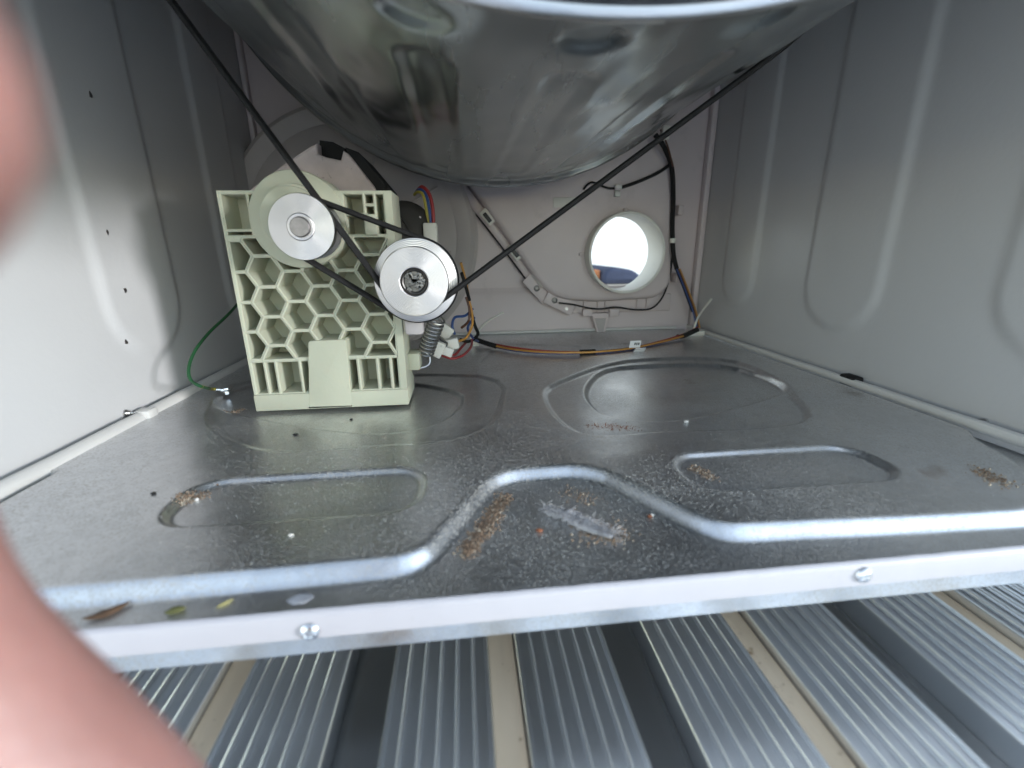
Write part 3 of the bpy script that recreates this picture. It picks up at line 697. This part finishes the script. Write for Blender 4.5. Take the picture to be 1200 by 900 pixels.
p = cx_[4]; MB().box(p.x-.0042, p.x+.0042, p.y-.004, DYF, p.z-.002, p.z+.0045, .001).box(p.x-.0035, p.x+.0035, p.y-.002, DYF, p.z-.0095, p.z-.003, .001).build('cable_clip', 'nylon', cb, True)
cy_ = [at(*p, y=.4735) for p in ((655, 355), (672, 357), (690, 361), (705, 362), (722, 360), (745, 363), (764, 361), (777, 347), (785, 322), (788, 296))]
tag(wire('sensor_cable', cy_, .0012, 'black_rubber'), 'thin black cable looping under the round outlet to a fixing plate', 'cable')
for (px, py) in ((790, 247), (787, 325)):
    p = at(px+4, py, y=.49); tag(MB().box(p.x-.004, p.x+.003, .478, .4955, p.z-.006, p.z+.006, .001).build('cable_clip', 'duct_plastic', None, True), 'small grey clip on the back wall beside the wire bundle, '+('above' if py < 280 else 'below')+' the white tie', 'clip', 'back wall cable clips')

# harness lying on the tray
zt = .0085
ht = [at(px, py, z=zt+dz) for px, py, dz in ((556, 397, .006), (566, 401, .004), (582, 406, 0), (604, 410, 0), (640, 413, 0), (690, 413, 0), (735, 409, 0), (770, 402, 0), (800, 394, .002), (818, 386, .010))]
fh_ = thing('floor_harness', ht[4], 'orange, red and blue wires lying across the back of the tray', 'cable')
wire('sleeve', ht[:3], .0030, 'black_rubber', fh_)
wire('wire', [v+Vector((0, -.0016, .0006)) for v in ht[1:]], .0012, 'wire_orange', fh_); wire('wire', [v+Vector((0, .0012, .0012+.0012*math.sin(i))) for i, v in enumerate(ht[1:])], .0011, 'wire_red', fh_)
wire('wire', [v+Vector((0, .0012+.001*math.cos(i*1.3), -.0012)) for i, v in enumerate(ht[1:])], .0011, 'wire_blue', fh_); wire('wire', [v+Vector((0, .0034, .0)) for i, v in enumerate(ht[1:])], .0010, 'wire_brown', fh_)
wire('sleeve', [ht[5]-(ht[5]-ht[4]).normalized()*.010, ht[5]+(ht[6]-ht[5]).normalized()*.008], .0032, 'black_rubber', fh_, 3)
wire('sleeve', [ht[8]+Vector((-.008, -.001, 0)), ht[8], ht[9]], .0030, 'black_rubber', fh_, 4)
p = at(745, 407, z=zt+.002); tg = thing('paper_tag', p, 'small white paper tag with dark print folded around the tray wires', 'tag')
MB().box(p.x-.009, p.x+.004, p.y-.004, p.y-.0035, p.z, p.z+.009, 0, Matrix.Rotation(.3, 3, 'X')).build('flap', 'white_tag', tg)
MB().box(p.x-.003, p.x+.009, p.y-.0052, p.y-.0046, p.z-.006, p.z+.002, 0, Matrix.Rotation(.9, 3, 'X')).build('flap', 'white_tag', tg)
for k in range(3): MB().box(p.x-.0035+.0022*k, p.x-.0022+.0022*k, p.y-.0046, p.y-.0042, p.z+.0035, p.z+.0065, 0, Matrix.Rotation(.3, 3, 'X')).build('print', 'black_plastic', tg)
p = at(812, 389, z=.010); ct = thing('corner_tie', p, 'pale nylon cable tie with a long tail in the back right corner of the tray', 'cable tie')
MB().box(p.x-.010, p.x+.014, p.y-.006, p.y+.004, .005, .012, .001).build('tie_base', 'nylon', ct, True)
wire('tail', [at(813, 386, z=.014), at(818, 372, y=.43), at(826, 360, y=.41), at(834, 350, y=.395)], (.0008, .0014), 'nylon', ct, 5, 6)
p = at(557, 399, z=.012); ct = thing('front_tie', p, 'translucent nylon cable tie with its tail up beside the stepped pulley', 'cable tie')
MB().box(p.x-.007, p.x+.004, p.y-.004, p.y+.004, p.z-.006, p.z+.006, .001).build('tie_head', 'nylon', ct, True)
wire('tail', [p, at(562, 386, y=.40), at(574, 375, y=.39), at(590, 366, y=.38)], (.0008, .0013), 'nylon', ct, 5, 6)

# wire tangle and connectors below the stepped pulley
tn = thing('connector_cluster', at(525, 410, z=.008), 'cluster of cream connectors with red, blue and orange wires below the stepped pulley', 'connectors')
for (px, py, y, sx, sz, an) in ((522, 389, .285, .013, .010, .7), (514, 410, .262, .009, .012, .5), (528, 404, .275, .015, .008, -.2), (524, 412, .268, .011, .006, .4)):
    p = at(px, py, y=y); MB().box(p.x-sx/2, p.x+sx/2, y-.006, y+.006, max(.007, p.z-sz/2), p.z+sz/2+.002, .001, Matrix.Rotation(an, 3, 'Y')).build('connector', 'connector_plastic', tn, True)
p = at(517, 404, y=.268); MB().box(p.x-.005, p.x+.005, .262, .272, p.z-.004, p.z+.005, .001, Matrix.Rotation(.6, 3, 'Y')).build('relay', 'black_plastic', tn, True)
W3 = lambda pts: [at(px, py, y=y) for px, py, y in pts]
for mt, pts in (('wire_red', ((517, 416, .272), (530, 420, .272), (543, 416, .28), (552, 406, .31), (553, 398, .33))), ('wire_red', ((522, 412, .276), (532, 416, .28), (540, 408, .3), (547, 400, .33))),
                ('wire_blue', ((554, 362, .31), (545, 370, .3), (533, 372, .29), (530, 382, .285), (533, 392, .285))), ('black_rubber', ((549, 352, .31), (556, 380, .31), (560, 392, .33), (550, 400, .33), (540, 398, .3))),
                ('wire_orange', ((549, 350, .305), (553, 366, .305), (553, 382, .3), (546, 396, .3), (536, 400, .29))), ('wire_brown', ((546, 348, .3), (550, 362, .3), (549, 376, .3), (541, 384, .29))),
                ('black_rubber', ((541, 320, .29), (547, 340, .3), (550, 352, .305))), ('wire_orange', ((540, 308, .29), (544, 322, .295), (549, 345, .303))),
                ('wire_blue', ((556, 372, .315), (548, 384, .31), (554, 396, .33), (560, 400, .36)))):
    wire('wire', W3(pts), .00125 if mt != 'black_rubber' else .0017, mt, tn, 6)
# motor plug
mp = thing('motor_plug', at(500, 280, y=.30), 'pale plug with red, blue and yellow wires above the stepped pulley', 'plug')
p = at(502, 270, y=.29); MB().box(p.x-.016, p.x-.005, .286, .300, p.z-.012, p.z+.012, .0015).build('housing', 'duct_plastic', mp, True)
MB().box(p.x-.004, p.x+.008, .282, .296, p.z-.016, p.z+.006, .0015).build('housing', 'connector_plastic', mp, True)
for i, (mt, off) in enumerate((('wire_yellow', -2.5), ('wire_blue', 0), ('wire_red', 3))):
    wire('wire', [at(487+off*.6, 224+abs(i-2)*2, y=.31), at(492+off, 219+abs(i-2)*3, y=.302), at(499+off*1.4, 228, y=.296), at(503+off*1.4, 245, y=.292), at(505+off, 266, y=.290)], .0016 if i == 2 else .0013, mt, mp, 6)

# earth wire
gw = [at(282, 352, y=.30), at(268, 368, y=.27), at(245, 390, y=.245), at(228, 412, y=.225), at(221, 432, y=.212), at(224, 446, y=.207), at(236, 453, y=.206), at(246, 455.5, z=.013)]
ge = thing('earth_wire', at(265, 456, z=.012), 'green earth wire with ring terminal bolted beside the left rail', 'wire')
wire('wire', gw, .0012, 'wire_green', ge); wire('striped_end', gw[6:]+[at(252, 456, z=.0105)], .0013, 'wire_yellow', ge)
p = at(265, 456.5, z=.0085); q_ = at(251, 456, z=.0105); MB().tube([q_, p], .0015, 8).lathe([(.0018, -.0004), (.0046, -.0004), (.0048, .0006), (.0018, .0008)], (p.x, p.y, .0080), 'z', 20).build('ring_terminal', 'bright_steel', ge, True)
MB().lathe([(0, .0016), (.0022, .0016), (.0026, .001), (.0026, -.004)], (p.x, p.y, .0086), 'z', 6).build('bolt', 'bright_steel', ge, True)

# ------------------------------------------------------------------ debris on the tray
def ground_z(x, y): return tray_h(x, y)
def grains(mb, n, sampler, s0, s1):
    k = 0
    while k < n:
        x, y = sampler()
        if not (.012 < x < W-.012 and .001 < y < .48): continue
        s = R.uniform(s0, s1); z = ground_z(x, y); a = R.uniform(0, 6.28); f = R.uniform(.75, 1.2)
        c, sn = math.cos(a)*s*f, math.sin(a)*s*f; c2, s2 = -math.sin(a)*s, math.cos(a)*s
        mb.add([(x-c, y-sn, z-s*.2), (x+c2, y+s2, z-s*.2), (x+c, y+sn, z-s*.2), (x-c2, y-s2, z-s*.2), (x+R.uniform(-.3, .3)*s, y, z+s*R.uniform(.7, 1.4))],
               [(0, 1, 4), (1, 2, 4), (2, 3, 4), (3, 0, 4)]); k += 1
def seg_sampler(P, Q, sd):
    def f():
        t = R.random(); return P[0]+(Q[0]-P[0])*t+R.gauss(0, sd), P[1]+(Q[1]-P[1])*t+R.gauss(0, sd)
    return f
def pile(label, n, P, Q, sd, s0=.0002, s1=.0008, mt='crumb'):
    mb = MB(); grains(mb, n, seg_sampler(A(*P, .002), A(*Q, .002), sd), s0, s1); o = mb.build('crumb_drift', mt)
    o['kind'] = 'stuff'; tag(o, label, 'crumbs')
pile('long drift of brown crumbs along the slanted step of the tray notch', 1500, (546, 645), (592, 578), .0022, .0002, .0010)
pile('brown crumbs gathered in the left end of the front left oblong recess', 289, (214, 592), (240, 582), .0022)
pile('brown crumbs gathered in the left end of the front right oblong recess', 289, (812, 551), (835, 562), .0022)
pile('small orange crumbs on the tray beside the bracket foot', 102, (270, 484), (284, 480), .0025)
pile('brown crumbs around the tuft of lint in the tray notch', 420, (690, 618), (722, 622), .0045)
pile('sparse crumbs behind the tuft of lint near the notch step', 119, (668, 574), (690, 584), .004)
pile('rusty crumbs in the front right corner of the tray', 221, (1145, 560), (1172, 576), .003, .0003, .0009)
pile('dark crumbs in the front curve of the round tray recess', 153, (690, 500), (745, 504), .003, .0002, .0006, 'chip')
mb = MB()
def dust():
    a = R.random()
    if a < .34: return R.gauss(.285, .040), R.gauss(.040, .022)
    if a < .48: return R.gauss(.345, .022), R.gauss(.062, .016)
    if a < .70: return R.gauss(.25, .09), R.gauss(.10, .035)
    if a < .85: return R.gauss(.17, .05), R.gauss(.085, .035)
    return R.uniform(.03, .55), R.uniform(.01, .3)
grains(mb, 9000, dust, .00007, .00022)
o = mb.build('dust_grains', 'grit'); o['kind'] = 'stuff'; tag(o, 'fine pale grit scattered over the metal tray', 'grit')
# tuft of lint
lc = at(668, 608, z=.002); V = []; F = []; nu, nv = 22, 9
for i in range(nu+1):
    t = i/nu; w = .0038*math.sin(math.pi*min(1, t*.9+.06))**.7+.0003
    cx = lc.x-.010+.026*t; cy = lc.y+.010-.022*t+.002*math.sin(t*5)
    for j in range(nv):
        a = 2*math.pi*j/nv; rr = w*(1+.9*mnoise.noise(Vector((i*.9, j*1.7, 2)))+.5*mnoise.noise(Vector((i*2.3, j*3.1, 5)))); V.append((cx+rr*.75*math.cos(a), cy+rr*.8*math.cos(a), max(.0004, tray_h(cx, cy)+.0012+rr*.38*math.sin(a))))
for i in range(nu):
    for j in range(nv): F.append((i*nv+j, i*nv+(j+1) % nv, (i+1)*nv+(j+1) % nv, (i+1)*nv+j))
lint = thing('lint_tuft', lc, 'grey lilac tuft of lint lying in the tray notch', 'lint')
obj('wad', V, F, 'lint', lint, 'all')
fb = MB()
for k in range(320):
    t = R.random(); b = Vector((lc.x-.010+.028*t, lc.y+.010-.024*t, .0022)); d = Vector((R.gauss(0, 1), R.gauss(0, 1), R.gauss(0, .25))).normalized()
    fb.tube([b, b+d*.003+Vector((0, 0, .0006)), b+d*R.uniform(.003, .007)], .00010, 3, 3)
fb.build('fibres', 'lint', lint)
def lump(name, px, py, L, wd, h, an, mt, label, cat, curl=.0, z=.0):
    p = at(px, py, z=z); zz = tray_h(p.x, max(.001, p.y)) ; V = []; F = []; nu, nv = 12, 8
    for i in range(nu+1):
        t = i/nu*2-1; w = max(.04, (1-abs(t)**2.2))
        for j in range(nv):
            a = 2*math.pi*j/nv; nn = 1+.25*mnoise.noise(Vector((i*.9+px, j*1.1, 1)))
            lx = t*L/2; ly = wd/2*w*math.cos(a)*nn+curl*t*t*L; lz = h/2*w*math.sin(a)*nn+h*.45+abs(curl)*abs(t)**2*L*.2
            V.append((p.x+lx*math.cos(an)-ly*math.sin(an), p.y+lx*math.sin(an)+ly*math.cos(an), zz+lz))
    for i in range(nu):
        for j in range(nv): F.append((i*nv+j, i*nv+(j+1) % nv, (i+1)*nv+(j+1) % nv, (i+1)*nv+j))
    F.append(tuple(range(nv))[::-1]); F.append(tuple(nu*nv+j for j in range(nv)))
    return tag(obj(name, V, F, mt, None, 'all'), label, cat)
lump('dead_leaf', 126, 721, .0135, .0034, .0022, .55, 'dry_leaf', 'curled brown dead leaf on the front edge of the tray', 'leaf', .12)
lump('seed_husk', 206, 718, .0068, .0032, .0022, .25, 'green_leaf', 'olive green seed husk on the front edge of the tray', 'husk')
lump('straw_bit', 264, 708, .0060, .0010, .0010, .75, 'straw', 'thin yellow bit of straw on the front edge of the tray', 'straw')
lump('bark_chip', 632, 623, .0034, .0020, .0016, -.2, 'chip', 'reddish brown chip on the tray left of the lint', 'chip')
lump('bark_chip', 762, 606, .0030, .0020, .0014, .2, 'chip', 'reddish brown chip beside a white crumb by the notch step', 'chip')
lump('white_crumb', 764, 601, .0024, .0018, .0016, .1, 'pebble', 'white crumb beside a reddish chip by the notch step', 'crumb', z=.002)
lump('white_crumb', 341, 628, .0026, .0013, .0009, .1, 'pebble', 'white crumb in front of the front left oblong recess', 'crumb', z=HP)
lump('white_crumb', 231, 587, .0022, .0020, .0014, .1, 'pebble', 'white crumb among the brown crumbs of the left recess', 'crumb', z=.003)
lump('white_crumb', 804, 496, .0042, .0030, .0022, .1, 'pebble', 'white crumb on the front edge of the round tray recess', 'crumb', z=.003)
lump('dark_crumb', 346, 507, .0040, .0022, .0015, .2, 'black_rubber', 'dark oval crumb on the tray in front of the bracket', 'crumb', z=HP)
lump('dark_crumb', 411, 486, .0026, .0022, .0012, .2, 'black_rubber', 'tiny dark crumb close to the bracket foot', 'crumb', z=HP)
lump('dark_crumb', 180, 579, .0028, .0022, .0012, .2, 'black_rubber', 'round dark crumb on the tray near the left rail', 'crumb', z=HP)
lump('lint_flake', 352, 702, .0095, .0055, .0004, .1, 'smear', 'pale smear of lint above the left screw of the white strip', 'lint')

# ------------------------------------------------------------------ what shows through the outlet
tag(MB().box(-3, 6, 4.0, 4.2, -.139, 3.2).build('white_wall', 'render_white'), 'bright white wall seen through the round outlet', 'wall')
q0 = at(692, 333, y=2.2); q1 = at(775, 337, y=2.2)
tag(MB().box(q0.x-.5, q1.x+.6, 2.0, 2.7, -.139, q0.z, .01).build('low_ledge', 'ledge'), 'low tan ledge seen through the round outlet', 'ledge')
n0, n1 = at(700, 333, y=2.25), at(741, 319, y=2.25)
pp = [(n0.x, q0.z), (n1.x+.02, q0.z), (n1.x+.02, n1.z-.02), (n1.x-.03, n1.z+.015), (n0.x+.05, n1.z+.035), (n0.x+.005, n1.z+.01)]
tag(MB().prism(round_poly(pp, .025, 4), 2.15, 2.55, .02, 4).build('navy_cushion', 'navy_cloth', None, True), 'dark blue cushion on the tan ledge beyond the round outlet', 'cushion')
n2 = at(697, 318, y=2.25); tag(MB().box(n2.x-.03, n2.x+.015, 2.2, 2.3, q0.z, n2.z+.01, .006).build('clay_pot', 'orange_clay', None, True), 'small orange pot beside the dark blue cushion', 'pot')
n3 = at(771, 297, y=3.0); tag(MB().box(n3.x-.03, n3.x+.3, 2.9, 3.1, -.139, 2.4, .01).build('wall_pier', 'concrete', None, True), 'grey rough pier seen at the right of the round outlet', 'pier')

# ------------------------------------------------------------------ hand beside the lens
def cam_pt(px, py, d): return CAM+(CF+CR*((px-600)/FPX)-CU*((py-450)/FPX))*d
hand_root = cam_pt(0, 1500, .06)
def hand():
    fing = [(cam_pt(260, 1220, .060), .0135), (cam_pt(135, 1020, .055), .0132), (cam_pt(10, 895, .051), .0124), (cam_pt(-125, 760, .046), .0108), (cam_pt(-230, 540, .037), .0094), (cam_pt(-265, 270, .026), .0080), (cam_pt(-265, 80, .0150), .0072), (cam_pt(-265, -40, .0110), .0052)]
    k1 = fing[0][0]; back = -CF; left = -CR; dn = -CU
    wrist = k1+left*.035+dn*.095+back*.03
    V = []; E = []; Rr = []
    def chain(pts, root=None):
        prev = root
        for p, r in pts:
            V.append(tuple(p)); Rr.append(r); i = len(V)-1
            if prev is not None: E.append((prev, i))
            prev = i
        return prev
    chain([(wrist+dn*.12+left*.03, .026), (wrist+dn*.05+left*.01, .024), (wrist, .022)])
    w = 2
    # palm fans out to four knuckles and the thumb root
    kn = [k1, k1+left*.016+dn*.001+back*.004, k1+left*.032+dn*.004+back*.007, k1+left*.046+dn*.010+back*.009]
    roots = []
    for i, k in enumerate(kn):
        m_ = wrist.lerp(k, .55); j = chain([(m_, .013), (k, .0118)], w); roots.append(j)
    chain(fing[1:], roots[0])
    for i, L in ((1, (.042, .027, .022)), (2, (.040, .026, .021)), (3, (.031, .019, .019))):
        a = kn[i]+(CU*.45+back*.8+left*.2).normalized()*L[0]; b = a+(CU*.35+CF*.3-left*.8).normalized()*L[1]*.8+CF*.012; c = b+(CF*.2-left*.5+dn*.5).normalized()*L[2]*.9
        b = a+(CU*.3+back*.9).normalized()*L[1]; c = b+(back*.7+dn*.7).normalized()*L[2]
        chain([(kn[i].lerp(a, .5), .0095), (a, .0092), (b, .0085), (c, .0072)], roots[i])
    th = wrist.lerp(k1, .30)-left*.014+back*.012
    chain([(th, .014), (th-left*.018+CU*.016+back*.022, .0115), (th-left*.026+CU*.034+back*.042, .0100), (th-left*.028+CU*.052+back*.060, .0078)], w)
    me = bpy.data.meshes.new('hand'); me.from_pydata(V, E, [])
    o = bpy.data.objects.new('hand', me); C.objects.link(o)
    sm = o.modifiers.new('skin', 'SKIN'); sm.use_smooth_shade = True
    for i, r in enumerate(Rr): me.skin_vertices[0].data[i].radius = (r, r) if me.skin_vertices else (r, r)
    me.skin_vertices[0].data[w].use_root = True
    o.modifiers.new('sub', 'SUBSURF').levels = 2; o.modifiers['sub'].render_levels = 2
    me.materials.append(M['skin'])
    return tag(o, 'pink hand with one finger extended at the open front of the dryer', 'hand')
bpy.context.view_layer.update()
try:
    ho = hand()
except Exception as ex:
    print('hand', ex)
